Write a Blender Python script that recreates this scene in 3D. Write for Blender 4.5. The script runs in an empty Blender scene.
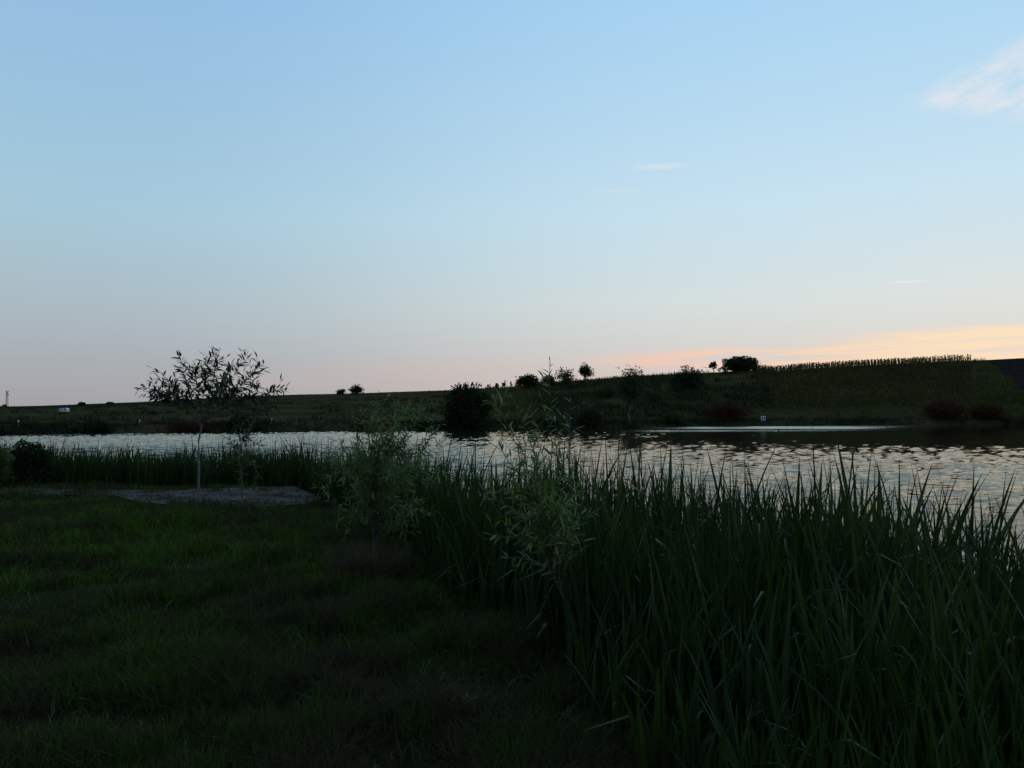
import bpy, math, random
import numpy as np
from mathutils import Vector, Matrix, Quaternion
R_ = math.radians
rng = np.random.default_rng(7); random.seed(7)
S = bpy.context.scene; COL = S.collection

# ------------------------------------------------------------------ camera
EYE, FPX, HOR = 1.6, 800.0, 410.0          # eye height, focal length in pixels, horizon row
cd = bpy.data.cameras.new('camera'); cam = bpy.data.objects.new('camera', cd); COL.objects.link(cam)
cd.sensor_width = 36.0; cd.lens = FPX*36/1024; cd.clip_start = 0.05; cd.clip_end = 9000
cam.location = (0, 0, EYE); cam.rotation_euler = (R_(90)+math.atan((HOR-384)/FPX), 0, 0)
S.camera = cam
# ------------------------------------------------------------------ sky, sun, exposure
SUN_AZ, SUN_EL = 33.0, 1.2                 # degrees right of the view axis, above the horizon
EXPOSURE = 0.0
S.view_settings.view_transform = 'Standard'; S.view_settings.look = 'None'
S.view_settings.exposure = EXPOSURE; S.view_settings.gamma = 1.0
W = bpy.data.worlds.new('World'); S.world = W; W.use_nodes = True

def lin(r, g, b):
    f = lambda c: (c/255)/12.92 if c/255 <= 0.04045 else ((c/255+0.055)/1.055)**2.4
    return (f(r), f(g), f(b), 1)

class NT:
    """small helper round a node tree"""
    def __init__(s, tree): s.t = tree
    def node(s, kind, **kw):
        n = s.t.nodes.new(kind)
        for k, v in kw.items(): setattr(n, k, v)
        return n
    def put(s, sock, v):
        if hasattr(v, 'links') or isinstance(v, bpy.types.NodeSocket): s.t.links.new(v, sock)
        else: sock.default_value = v
    def math(s, op, a, b=0.0, c=0.0, clamp=False):
        n = s.node('ShaderNodeMath', operation=op, use_clamp=clamp)
        s.put(n.inputs[0], a); s.put(n.inputs[1], b); s.put(n.inputs[2], c); return n.outputs[0]
    def ss(s, x, a, b, lo=0.0, hi=1.0):
        n = s.node('ShaderNodeMapRange', interpolation_type='SMOOTHSTEP')
        for i, v in enumerate((x, a, b, lo, hi)): s.put(n.inputs[i], v)
        return n.outputs[0]
    def mix(s, f, a, b, mode='MIX'):
        n = s.node('ShaderNodeMix', data_type='RGBA', blend_type=mode, clamp_factor=True)
        s.put(n.inputs[0], f); s.put(n.inputs[6], a); s.put(n.inputs[7], b); return n.outputs[2]
    def ramp(s, x, stops, interp='LINEAR'):
        n = s.node('ShaderNodeValToRGB'); cr = n.color_ramp; cr.interpolation = interp
        while len(cr.elements) < len(stops): cr.elements.new(0.5)
        for e, (p, c) in zip(cr.elements, stops): e.position = p; e.color = c
        s.put(n.inputs[0], x); return n.outputs[0]
    def xyz(s, x, y, z):
        n = s.node('ShaderNodeCombineXYZ')
        for i, v in enumerate((x, y, z)): s.put(n.inputs[i], v)
        return n.outputs[0]
    def noise(s, vec, scale, detail=3.0, rough=0.5, out=0, **kw):
        n = s.node('ShaderNodeTexNoise', **kw)
        if vec is not None: s.put(n.inputs['Vector'], vec)
        n.inputs['Scale'].default_value = scale; n.inputs['Detail'].default_value = detail
        n.inputs['Roughness'].default_value = rough; return n.outputs[out]

def build_world():
    t = NT(W.node_tree)
    sky = t.node('ShaderNodeTexSky', sky_type='NISHITA', sun_disc=False)
    sky.sun_elevation = R_(SUN_EL); sky.sun_rotation = R_(SUN_AZ)
    sky.air_density = 1.0; sky.dust_density = 0.3; sky.ozone_density = 3.0
    tc = t.node('ShaderNodeTexCoord')
    sp = t.node('ShaderNodeSeparateXYZ'); t.put(sp.inputs[0], tc.outputs['Generated'])
    x, y, z = sp.outputs
    el = t.math('MULTIPLY', t.math('ARCSINE', z), 180/math.pi)
    az = t.math('MULTIPLY', t.math('ARCTAN2', x, y), 180/math.pi)
    d_az = t.math('SUBTRACT', az, SUN_AZ)
    cosd = t.math('COSINE', t.math('MULTIPLY', d_az, math.pi/180))
    e1 = t.math('DIVIDE', el, 90.0, clamp=True)
    e1 = t.math('POWER', e1, 0.5)            # more room in the ramp near the horizon
    P = lambda deg: (deg/90)**0.5
    # evening sky, away from the sun / across from it / towards it
    anti = t.ramp(e1, [(0, lin(92, 96, 112)), (P(4), lin(104, 104, 122)), (P(10), lin(122, 128, 150)), (P(25), lin(112, 136, 170)), (1, lin(84, 116, 166))])
    side = t.ramp(e1, [(0, lin(158, 158, 164)), (P(3), lin(169, 173, 180)), (P(7.5), lin(174, 191, 200)), (P(13), lin(168, 204, 221)), (P(27), lin(149, 192, 230)), (1, lin(92, 128, 182))])
    sun = t.ramp(e1, [(0, lin(218, 190, 180)), (P(2.5), lin(216, 202, 198)), (P(7.5), lin(218, 226, 224)), (P(14), lin(203, 229, 242)), (P(27), lin(172, 216, 246)), (1, lin(100, 138, 192))])
    grad = t.mix(t.ss(cosd, -0.9, 0.3), anti, side)
    f = t.math('POWER', t.ss(cosd, 0.42, 1.03), 1.5)
    grad = t.mix(f, grad, sun)
    nish = t.mix(1.0, sky.outputs[0], (0.40, 0.40, 0.40, 1), 'MULTIPLY')
    base = t.mix(0.06, grad, nish)
    # warm afterglow where the sun has just gone behind the hill
    glow = t.math('MULTIPLY', t.ss(t.math('ABSOLUTE', d_az), 26.0, 0.0), t.ss(el, 6.0, 0.5))
    base = t.mix(t.math('MULTIPLY', glow, 0.18), base, lin(255, 206, 176))
    # ---- thin evening clouds
    tilt = t.math('SUBTRACT', el, t.math('MULTIPLY', d_az, 0.038))         # streaks climb slightly to the right
    v = t.xyz(t.math('MULTIPLY', az, 0.085), t.math('MULTIPLY', tilt, 1.5), 0.0)
    st = t.noise(v, 1.0, 6.0, 0.62)
    hw = t.ss(t.math('ABSOLUTE', d_az), 30.0, 0.0, 0.45, 1.45)
    band = t.ss(t.math('SUBTRACT', hw, t.math('ABSOLUTE', t.math('SUBTRACT', tilt, t.ss(t.math('ABSOLUTE', d_az), 30.0, 0.0, 4.55, 3.95)))), -0.25, 0.5)
    reach = t.ss(t.math('ABSOLUTE', d_az), 30.0, 22.0)
    dens = t.math('MULTIPLY', t.math('MULTIPLY', band, reach), t.ss(st, 0.36, 0.57))
    pink = t.mix(t.ss(t.math('ABSOLUTE', d_az), 26.0, 2.0), lin(250, 198, 174), lin(255, 226, 190))
    base = t.mix(t.math('MULTIPLY', dens, 0.9), base, pink)
    # faint rose veil farther left, low on the horizon
    v2 = t.xyz(t.math('MULTIPLY', az, 0.035), t.math('MULTIPLY', el, 0.5), 3.0)
    veil = t.math('MULTIPLY', t.ss(t.noise(v2, 1.0, 4.0, 0.55), 0.48, 0.68), t.math('MULTIPLY', t.ss(el, 4.2, 2.4), t.ss(el, 0.2, 1.6)))
    veil = t.math('MULTIPLY', veil, t.ss(t.math('ABSOLUTE', d_az), 75.0, 35.0))
    base = t.mix(t.math('MULTIPLY', veil, 0.22), base, lin(222, 184, 176))
    # feathered cirrus high on the right: a wedge that opens to the right
    u = t.math('SUBTRACT', az, 25.5); w_ = t.math('SUBTRACT', t.math('SUBTRACT', el, 19.1), t.math('MULTIPLY', u, 0.04))
    half = t.math('MULTIPLY', u, 0.34)
    wedge = t.math('MULTIPLY', t.ss(t.math('SUBTRACT', half, t.math('ABSOLUTE', w_)), -0.3, 1.1), t.math('MULTIPLY', t.ss(u, 0.0, 2.5), t.ss(u, 16.0, 6.0)))
    v3 = t.xyz(t.math('MULTIPLY', u, 0.5), t.math('SUBTRACT', t.math('MULTIPLY', el, 1.4), t.math('MULTIPLY', u, 0.35)), 8.0)
    fe = t.ss(t.noise(v3, 1.0, 6.0, 0.6), 0.22, 0.75)
    base = t.mix(t.math('MULTIPLY', t.math('MULTIPLY', wedge, fe), 0.75), base, lin(236, 232, 234))
    # two short faint streaks
    for a0, e0, la, le, k in ((10.6, 16.8, 2.4, 0.28, 0.30), (26.4, 8.2, 1.5, 0.10, 0.75), (7.5, 15.3, 2.2, 0.2, 0.15)):
        q = t.math('ADD', t.math('POWER', t.math('DIVIDE', t.math('SUBTRACT', az, a0), la), 2.0), t.math('POWER', t.math('DIVIDE', t.math('SUBTRACT', el, e0), le), 2.0))
        base = t.mix(t.math('MULTIPLY', t.ss(q, 1.0, 0.0), k), base, lin(240, 232, 228))
    bg = W.node_tree.nodes['Background']
    t.put(bg.inputs[0], t.mix(1.0, base, (10, 10, 10, 1), 'MULTIPLY'))
    bg.inputs[1].default_value = 0.1
build_world()

sd = bpy.data.lights.new('sun', 'SUN'); sd.energy = 0.35; sd.angle = R_(0.5); sd.color = (1.0, 0.62, 0.36)
so = bpy.data.objects.new('sun', sd); COL.objects.link(so)
dirv = Vector((math.sin(R_(SUN_AZ))*math.cos(R_(SUN_EL)), math.cos(R_(SUN_AZ))*math.cos(R_(SUN_EL)), math.sin(R_(SUN_EL))))
so.rotation_euler = dirv.to_track_quat('Z', 'Y').to_euler(); so.location = (60, 90, 40)

# ------------------------------------------------------------------ helpers
def npmesh(name, v, f, smooth=False):
    v = np.asarray(v, np.float32).reshape(-1, 3); f = np.asarray(f, np.int32); k = f.shape[1]
    me = bpy.data.meshes.new(name); me.vertices.add(len(v)); me.vertices.foreach_set('co', v.ravel())
    me.loops.add(f.size); me.loops.foreach_set('vertex_index', f.ravel())
    me.polygons.add(len(f)); me.polygons.foreach_set('loop_start', np.arange(0, f.size, k, dtype=np.int32))
    if smooth: me.polygons.foreach_set('use_smooth', np.ones(len(f), bool))
    me.update(calc_edges=True); me.validate(); return me
def link(name, me, mat=None, parent=None):
    o = bpy.data.objects.new(name, me); COL.objects.link(o)
    if mat is not None and me is not None and not me.materials: me.materials.append(mat)
    if parent is not None: o.parent = parent
    return o
def tag(o, label=None, cat=None, group=None, kind=None):
    for k, v in (('label', label), ('category', cat), ('group', group), ('kind', kind)):
        if v: o[k] = v
    return o
def thing(name, loc, label, cat, group=None, rz=0.0):
    o = bpy.data.objects.new(name, None); COL.objects.link(o); o.empty_display_size = 0.2
    o.location = loc; o.rotation_euler = (0, 0, rz); return tag(o, label, cat, group)
def sstep(x, a, b):
    t = np.clip((x-a)/(b-a+1e-12), 0, 1); return t*t*(3-2*t)
_perm = np.random.default_rng(3).random((256, 256))
def vnoise(x, y):
    xi = np.floor(x).astype(int); yi = np.floor(y).astype(int); fx = x-xi; fy = y-yi
    fx = fx*fx*(3-2*fx); fy = fy*fy*(3-2*fy); g = lambda i, j: _perm[i & 255, j & 255]
    return (g(xi, yi)*(1-fx)+g(xi+1, yi)*fx)*(1-fy)+(g(xi, yi+1)*(1-fx)+g(xi+1, yi+1)*fx)*fy
def fbm(x, y, o=3):
    s = 0; a = 0.5
    for i in range(o): s = s+a*vnoise(x*2**i+17*i, y*2**i+31*i); a *= 0.5
    return s/(1-0.5**o)

# ------------------------------------------------------------------ the lie of the land
WATER_Z = -0.7
def tab(px, pts): p = np.array(pts, float); return np.interp(px, p[:, 0], p[:, 1])
def px_of(az): return np.clip(512+FPX*np.tan(np.clip(az, -1.25, 1.25)), -1900, 2900)
def edges(az):
    """radial distances: front of the reeds, near water edge, far water edge, ridge; ridge height"""
    az = np.asarray(az, float); px = px_of(az); c = np.maximum(np.cos(az), 0.31)
    F = tab(px, [(-1900, 9), (-300, 17.3), (0, 17.5), (200, 17), (290, 16.7), (325, 14), (345, 12.4), (380, 10.7), (410, 9.3), (428, 8.0), (445, 7.0), (480, 6.3), (520, 5.8), (560, 5.0), (600, 3.9), (640, 3.3), (760, 2.75), (1024, 2.4), (1500, 2.0), (2900, 1.5)])/c
    N = tab(px, [(-1900, 11), (-300, 20), (0, 20), (290, 19.5), (340, 16), (380, 14), (440, 11.5), (520, 10), (600, 8.8), (700, 8), (850, 7.3), (1024, 6.8), (1500, 5.2), (2900, 3.2)])/c
    spy = tab(px, [(-1900, 444), (-300, 437), (0, 435), (140, 433.3), (340, 431), (460, 430), (600, 427.5), (760, 426.2), (1024, 425.3), (1500, 426), (2900, 432)])
    Sd = (EYE-WATER_Z)*FPX/(spy-HOR)/c
    Rd = tab(px, [(-1900, 700), (0, 650), (200, 420), (350, 330), (450, 270), (520, 232), (640, 200), (800, 178), (1024, 172), (1500, 175), (2900, 190)])
    rpy = tab(px, [(-1900, 409), (0, 406.5), (40, 405.8), (140, 402), (200, 398.5), (280, 395), (350, 393.5), (440, 390.5), (480, 389), (515, 386.5), (560, 382), (600, 379), (640, 375.5), (700, 373), (760, 370), (775, 371.5), (800, 369), (850, 366), (900, 363.5), (950, 361), (972, 360.5), (985, 360), (1024, 358), (1200, 352), (1500, 350), (2900, 375)])
    zr = EYE+(HOR-rpy)/FPX*Rd
    Rr = Rd/c
    close = sstep(np.abs(az), R_(62), R_(80))      # the pond ends well outside the view
    Sd = Sd*(1-close)+(N+0.5)*close
    Rr = np.maximum(Rr, Sd+40)
    return F, N, Sd, Rr, zr
def land(az, r):
    F, N, Sd, Rr, zr = edges(az)
    x = r*np.sin(az); y = r*np.cos(az)
    near = -0.80*sstep(r, F+(N-F)*0.1, N+0.4)-0.9*sstep(r, N+0.4, N+4)
    near = near+0.05*(fbm(x*0.5+40, y*0.5+9)-0.5)+0.05*(fbm(x*1.9, y*1.9, 2)-0.5)*sstep(r, 1.0, 2.5)
    zb = WATER_Z+0.75
    u = np.clip((r-Sd-2.0)/(Rr-Sd-2.0), 0, 1)
    g = u*1.12-0.12*u*u
    far = (zb-1.9)+1.9*sstep(r, Sd-1.2, Sd+1.5)+(zr-zb)*g
    far = far-0.012*np.maximum(r-Rr, 0)
    rough = sstep(r, Sd+1, Sd+12)*(1-sstep(r, Rr-0.35*(Rr-Sd), Rr))
    far = far+rough*1.1*(fbm(x*0.06, y*0.06)-0.5)+sstep(r, Sd-1, Sd+2)*(1-sstep(r, Sd+4, Sd+12))*0.7*(fbm(x*0.22, y*0.22)-0.5)
    cl = sstep(np.abs(az), R_(76), R_(84))
    k = sstep(r, Sd-2.0, Sd-1.2)
    z = np.where(r < (N+Sd)/2, near, far)
    back = 0.05*(fbm(x*0.5+40, y*0.5+9)-0.5)*(r < 60)-0.0
    return z*(1-cl)+back*cl
def gz(x, y):
    return float(land(np.array([math.atan2(x, y)]), np.array([math.hypot(x, y)]))[0])
def hit(px, py):
    """where the sight line through a pixel meets the far hillside"""
    az = math.atan((px-512)/FPX); Sd = edges(np.array([az]))[2][0]; c = math.cos(az)
    r = np.linspace(Sd, 900, 6000); z = land(np.full_like(r, az), r)
    yy = HOR-(z-EYE)/(r*c)*FPX
    i = int(np.argmax(yy <= py)) if (yy <= py).any() else int(np.argmin(yy))
    return Vector((r[i]*math.sin(az), r[i]*c, z[i]))
def near_pt(px, py):
    """where the sight line through a pixel meets the near ground"""
    az = math.atan((px-512)/FPX); c = math.cos(az)
    r = np.linspace(1.5, 30, 4000); z = land(np.full_like(r, az), r); yy = HOR-(z-EYE)/(r*c)*FPX
    i = int(np.argmax(yy <= py)); return Vector((r[i]*math.sin(az), r[i]*c, z[i]))

# ------------------------------------------------------------------ materials
def mat(name):
    m = bpy.data.materials.new(name); m.use_nodes = True; t = NT(m.node_tree)
    return m, t, m.node_tree.nodes['Principled BSDF'], m.node_tree.nodes['Material Output']
def leafy(name, cols, rough=0.45, spec=0.35, trans=0.3, scale=1.0, per='island'):
    """foliage: colours spread over leaves and patches, some light let through"""
    m, t, b, out = mat(name)
    geo = t.node('ShaderNodeNewGeometry')
    rnd = geo.outputs['Random Per Island'] if per == 'island' else t.node('ShaderNodeObjectInfo').outputs['Random']
    n = t.noise(geo.outputs['Position'], scale, 3.0, 0.6)
    k = t.math('ADD', t.math('MULTIPLY', rnd, 0.55), t.math('MULTIPLY', t.ss(n, 0.3, 0.7), 0.45))
    st = [(i/(len(cols)-1), (*c, 1)) for i, c in enumerate(cols)]
    col = t.ramp(k, st)
    t.put(b.inputs['Base Color'], col); b.inputs['Roughness'].default_value = rough
    b.inputs['Specular IOR Level'].default_value = spec
    tr = t.node('ShaderNodeBsdfTranslucent'); t.put(tr.inputs[0], t.mix(1.0, col, (1.15, 1.25, 0.6, 1), 'MULTIPLY'))
    mx = t.node('ShaderNodeMixShader'); mx.inputs[0].default_value = trans
    t.put(mx.inputs[1], b.outputs[0]); t.put(mx.inputs[2], tr.outputs[0]); t.put(out.inputs[0], mx.outputs[0])
    return m
def barky(name, c1, c2, scale=30.0):
    m, t, b, out = mat(name)
    tc = t.node('ShaderNodeTexCoord'); n = t.noise(tc.outputs['Object'], scale, 4.0, 0.6)
    t.put(b.inputs['Base Color'], t.mix(t.ss(n, 0.35, 0.65), (*c1, 1), (*c2, 1))); b.inputs['Roughness'].default_value = 0.85
    bp = t.node('ShaderNodeBump'); bp.inputs['Strength'].default_value = 0.5; bp.inputs['Distance'].default_value = 0.01
    t.put(bp.inputs['Height'], n); t.put(b.inputs['Normal'], bp.outputs[0]); return m
def plain(name, c, rough=0.6, metal=0.0, wear=0.25):
    m, t, b, out = mat(name)
    tc = t.node('ShaderNodeTexCoord'); n = t.noise(tc.outputs['Object'], 6.0, 4.0, 0.6)
    t.put(b.inputs['Base Color'], t.mix(t.math('MULTIPLY', t.ss(n, 0.4, 0.75), wear), (*c, 1), (c[0]*0.45, c[1]*0.42, c[2]*0.38, 1)))
    b.inputs['Roughness'].default_value = rough; b.inputs['Metallic'].default_value = metal; return m
M = {}
M['grass'] = None
def grass_mat():
    m, t, b, out = mat('meadow_grass'); geo = t.node('ShaderNodeNewGeometry'); pos = geo.outputs['Position']
    patch = t.noise(pos, 0.7, 4.0, 0.6); fine = t.noise(pos, 3.2, 4.0, 0.65)
    k = t.math('ADD', t.math('MULTIPLY', t.ss(patch, 0.36, 0.64), 0.6), t.math('MULTIPLY', t.ss(fine, 0.3, 0.7), 0.4))
    k = t.math('ADD', k, t.math('MULTIPLY', t.math('SUBTRACT', geo.outputs['Random Per Island'], 0.5), 0.75), clamp=True)
    # browner and darker towards the camera, greenest half way to the path
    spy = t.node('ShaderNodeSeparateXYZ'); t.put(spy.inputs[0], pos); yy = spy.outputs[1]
    green_mid = t.math('MULTIPLY', t.ss(yy, 5.5, 7.5), t.ss(yy, 12.5, 10.5))
    k = t.math('ADD', k, t.math('SUBTRACT', t.math('MULTIPLY', green_mid, 0.14), t.math('ADD', 0.07, t.math('MULTIPLY', t.ss(yy, 6.5, 4.2), 0.20))), clamp=True)
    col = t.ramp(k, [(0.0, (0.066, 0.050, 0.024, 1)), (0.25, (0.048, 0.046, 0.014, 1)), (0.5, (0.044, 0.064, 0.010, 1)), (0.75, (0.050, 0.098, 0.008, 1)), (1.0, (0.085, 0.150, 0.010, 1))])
    t.put(b.inputs['Base Color'], col); b.inputs['Roughness'].default_value = 0.6; b.inputs['Specular IOR Level'].default_value = 0.1
    tr = t.node('ShaderNodeBsdfTranslucent'); t.put(tr.inputs[0], col)
    mx = t.node('ShaderNodeMixShader'); mx.inputs[0].default_value = 0.2
    t.put(mx.inputs[1], b.outputs[0]); t.put(mx.inputs[2], tr.outputs[0]); t.put(out.inputs[0], mx.outputs[0]); return m
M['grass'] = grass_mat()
M['straw'] = leafy('dry_straw', [(0.08, 0.065, 0.035), (0.14, 0.11, 0.06), (0.28, 0.22, 0.13)], 0.7, 0.2, 0.2)
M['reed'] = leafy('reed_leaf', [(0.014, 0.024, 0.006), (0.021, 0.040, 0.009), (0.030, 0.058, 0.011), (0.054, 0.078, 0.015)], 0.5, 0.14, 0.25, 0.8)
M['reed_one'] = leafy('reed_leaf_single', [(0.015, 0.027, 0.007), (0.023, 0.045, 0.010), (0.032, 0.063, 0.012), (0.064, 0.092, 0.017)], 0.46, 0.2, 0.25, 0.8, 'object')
M['reed_dry'] = leafy('reed_dry', [(0.04, 0.03, 0.016), (0.08, 0.06, 0.03), (0.14, 0.11, 0.06)], 0.7, 0.2, 0.2)
M['willow'] = leafy('willow_leaf', [(0.06, 0.10, 0.024), (0.13, 0.19, 0.05), (0.22, 0.28, 0.10)], 0.42, 0.45, 0.48, 2.0)
M['willow_one'] = leafy('willow_leaf_single', [(0.09, 0.13, 0.035), (0.16, 0.22, 0.07), (0.26, 0.32, 0.14)], 0.40, 0.5, 0.48, 2.0, 'object')
M['sapling'] = leafy('sapling_leaf', [(0.02, 0.035, 0.012), (0.035, 0.055, 0.018), (0.05, 0.075, 0.022)], 0.5, 0.3, 0.2, 2.0)
M['yellowish'] = leafy('yellow_green_leaf', [(0.05, 0.075, 0.018), (0.085, 0.12, 0.025), (0.13, 0.14, 0.035)], 0.5, 0.3, 0.35, 2.0)
M['far_dark'] = leafy('dark_crown_leaf', [(0.014, 0.022, 0.010), (0.024, 0.036, 0.014), (0.034, 0.050, 0.018)], 0.8, 0.04, 0.15, 0.5)
M['far_olive'] = leafy('olive_crown_leaf', [(0.03, 0.04, 0.016), (0.045, 0.06, 0.022), (0.065, 0.08, 0.03)], 0.8, 0.04, 0.2, 0.5)
M['far_red'] = leafy('russet_crown_leaf', [(0.040, 0.022, 0.013), (0.080, 0.026, 0.015), (0.050, 0.048, 0.016)], 0.8, 0.04, 0.2, 0.35)
M['scrub'] = leafy('slope_scrub', [(0.042, 0.050, 0.014), (0.064, 0.068, 0.018), (0.092, 0.086, 0.028), (0.12, 0.125, 0.03)], 0.8, 0.05, 0.2, 0.12)
M['bank_grass'] = leafy('bank_grass', [(0.018, 0.026, 0.010), (0.028, 0.038, 0.013), (0.045, 0.046, 0.018)], 0.7, 0.15, 0.15, 0.15)
M['scrub_low'] = leafy('slope_grass_low', [(0.042, 0.044, 0.015), (0.064, 0.055, 0.02), (0.080, 0.063, 0.025)], 0.9, 0.0, 0.2, 0.05)
M['crop'] = leafy('ripe_crop', [(0.050, 0.036, 0.018), (0.064, 0.050, 0.020), (0.070, 0.070, 0.020), (0.14, 0.12, 0.034)], 0.8, 0.05, 0.2, 0.10)
M['bark_pale'] = barky('pale_bark', (0.12, 0.11, 0.09), (0.22, 0.20, 0.17), 25)
M['bark'] = barky('grey_bark', (0.07, 0.06, 0.045), (0.13, 0.11, 0.085), 20)
M['twig'] = barky('green_twig', (0.07, 0.075, 0.03), (0.12, 0.11, 0.05), 40)
M['white'] = plain('white_paint', (0.78, 0.77, 0.74), 0.5, 0, 0.3)
M['dark'] = plain('dark_rubber', (0.02, 0.02, 0.02), 0.6)
M['steel'] = plain('galvanised_steel', (0.22, 0.22, 0.23), 0.5, 0.6)
M['wood'] = barky('weathered_wood', (0.10, 0.08, 0.06), (0.2, 0.17, 0.13), 12)
M['glass'] = plain('dark_window', (0.03, 0.035, 0.04), 0.1)

def ground_mat():
    m, t, b, out = mat('soil_and_moss'); pos = t.node('ShaderNodeNewGeometry').outputs['Position']
    n1 = t.noise(pos, 0.7, 4.0, 0.6); n2 = t.noise(pos, 9.0, 4.0, 0.65)
    col = t.mix(t.ss(n1, 0.35, 0.65), (0.018, 0.026, 0.006, 1), (0.032, 0.030, 0.012, 1))
    col = t.mix(t.math('MULTIPLY', t.ss(n2, 0.4, 0.7), 0.5), col, (0.038, 0.034, 0.016, 1))
    t.put(b.inputs['Base Color'], col); b.inputs['Roughness'].default_value = 1.0; b.inputs['Specular IOR Level'].default_value = 0.0
    bp = t.node('ShaderNodeBump'); bp.inputs['Strength'].default_value = 0.8; bp.inputs['Distance'].default_value = 0.03
    t.put(bp.inputs['Height'], n2); t.put(b.inputs['Normal'], bp.outputs[0]); return m
def hill_mat():
    m, t, b, out = mat('hillside_grass'); pos = t.node('ShaderNodeNewGeometry').outputs['Position']
    sp = t.node('ShaderNodeSeparateXYZ'); t.put(sp.inputs[0], pos)
    st = t.xyz(t.math('MULTIPLY', sp.outputs[0], 0.35), sp.outputs[1], t.math('MULTIPLY', sp.outputs[2], 4.0))
    big = t.noise(st, 0.018, 4.0, 0.6); mid = t.noise(st, 0.12, 4.0, 0.65); fine = t.noise(pos, 1.2, 4.0, 0.7)
    k = t.math('ADD', t.math('MULTIPLY', t.ss(big, 0.33, 0.67), 0.55), t.math('MULTIPLY', t.ss(mid, 0.3, 0.7), 0.45))
    col = t.ramp(k, [(0.0, (0.034, 0.044, 0.014, 1)), (0.4, (0.068, 0.058, 0.021, 1)), (0.7, (0.094, 0.066, 0.031, 1)), (1.0, (0.112, 0.092, 0.034, 1))])
    col = t.mix(t.math('MULTIPLY', t.ss(fine, 0.35, 0.7), 0.5), col, (0.022, 0.026, 0.012, 1))
    # dark green winter crop along the far left crest
    d = t.math('SQRT', t.math('ADD', t.math('POWER', sp.outputs[0], 2.0), t.math('POWER', sp.outputs[1], 2.0)))
    left = t.math('MULTIPLY', t.ss(sp.outputs[0], -60.0, -95.0), t.ss(t.math('ADD', d, t.math('MULTIPLY', mid, 20.0)), 345.0, 350.0))
    col = t.mix(left, col, (0.020, 0.036, 0.016, 1))
    # dark ploughed field beyond the crop, bounded by a slanting grass balk
    pa, pb = hit(985, 361), hit(1026, 402); dn = Vector((pb.y-pa.y, pa.x-pb.x)).normalized()
    if dn.x < 0: dn = -dn
    sd_ = t.math('ADD', t.math('MULTIPLY', t.math('SUBTRACT', sp.outputs[0], pa.x), dn.x), t.math('MULTIPLY', t.math('SUBTRACT', sp.outputs[1], pa.y), dn.y))
    sd_ = t.math('ADD', sd_, t.math('MULTIPLY', t.math('SUBTRACT', fine, 0.5), 1.5))
    dark_soil = t.mix(t.ss(t.noise(t.xyz(t.math('MULTIPLY', sp.outputs[0], 6.0), sp.outputs[1], 0.0), 0.25, 3.0, 0.6), 0.4, 0.65), (0.020, 0.016, 0.012, 1), (0.040, 0.032, 0.024, 1))
    col = t.mix(t.math('MULTIPLY', t.ss(sd_, 0.0, 1.0), t.ss(sp.outputs[1], 118.0, 122.0)), col, dark_soil)
    t.put(b.inputs['Base Color'], col); b.inputs['Roughness'].default_value = 1.0; b.inputs['Specular IOR Level'].default_value = 0.0
    bp = t.node('ShaderNodeBump'); bp.inputs['Strength'].default_value = 0.9; bp.inputs['Distance'].default_value = 0.4
    t.put(bp.inputs['Height'], fine); t.put(b.inputs['Normal'], bp.outputs[0]); return m
def water_mat():
    m, t, b, out = mat('pond_water'); pos = t.node('ShaderNodeNewGeometry').outputs['Position']; m.node_tree.nodes.remove(b)
    ru = t.node('ShaderNodeAttribute'); ru.attribute_name = 'ruffle'      # cat's-paw ripples too fine to model
    n = t.noise(pos, 9.0, 2.0, 0.5)
    bp = t.node('ShaderNodeBump'); bp.inputs['Strength'].default_value = 0.08; bp.inputs['Distance'].default_value = 0.02; t.put(bp.inputs['Height'], n)
    fr = t.node('ShaderNodeFresnel'); fr.inputs['IOR'].default_value = 1.333; t.put(fr.inputs['Normal'], bp.outputs[0])
    murk = t.node('ShaderNodeBsdfDiffuse'); murk.inputs['Color'].default_value = (0.026, 0.024, 0.014, 1)      # silty water body
    gl = t.node('ShaderNodeBsdfGlossy'); gl.inputs['Color'].default_value = (0.81, 0.735, 0.63, 1)             # surface film dulls the mirror
    t.put(gl.inputs['Normal'], bp.outputs[0]); t.put(gl.inputs['Roughness'], t.math('ADD', 0.04, t.math('MULTIPLY', ru.outputs['Fac'], 0.34)))
    mx = t.node('ShaderNodeMixShader'); t.put(mx.inputs[0], fr.outputs[0]); t.put(mx.inputs[1], murk.outputs[0]); t.put(mx.inputs[2], gl.outputs[0])
    t.put(out.inputs[0], mx.outputs[0]); return m
def gravel_mat():
    m, t, b, out = mat('pale_gravel'); pos = t.node('ShaderNodeNewGeometry').outputs['Position']
    vo = t.node('ShaderNodeTexVoronoi'); t.put(vo.inputs['Vector'], pos); vo.inputs['Scale'].default_value = 28
    n = t.noise(pos, 1.3, 4.0, 0.6)
    col = t.mix(t.ss(n, 0.35, 0.62), (0.20, 0.18, 0.145, 1), (0.085, 0.07, 0.048, 1))
    col = t.mix(0.5, col, t.mix(1.0, col, vo.outputs['Color'], 'MULTIPLY'))
    t.put(b.inputs['Base Color'], col); b.inputs['Roughness'].default_value = 1.0; b.inputs['Specular IOR Level'].default_value = 0.05
    bp = t.node('ShaderNodeBump'); bp.inputs['Strength'].default_value = 1.0; bp.inputs['Distance'].default_value = 0.02; bp.invert = True
    t.put(bp.inputs['Height'], vo.outputs['Distance']); t.put(b.inputs['Normal'], bp.outputs[0]); return m
M['ground'] = ground_mat(); M['hill'] = hill_mat(); M['water'] = water_mat(); M['gravel'] = gravel_mat()

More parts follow.
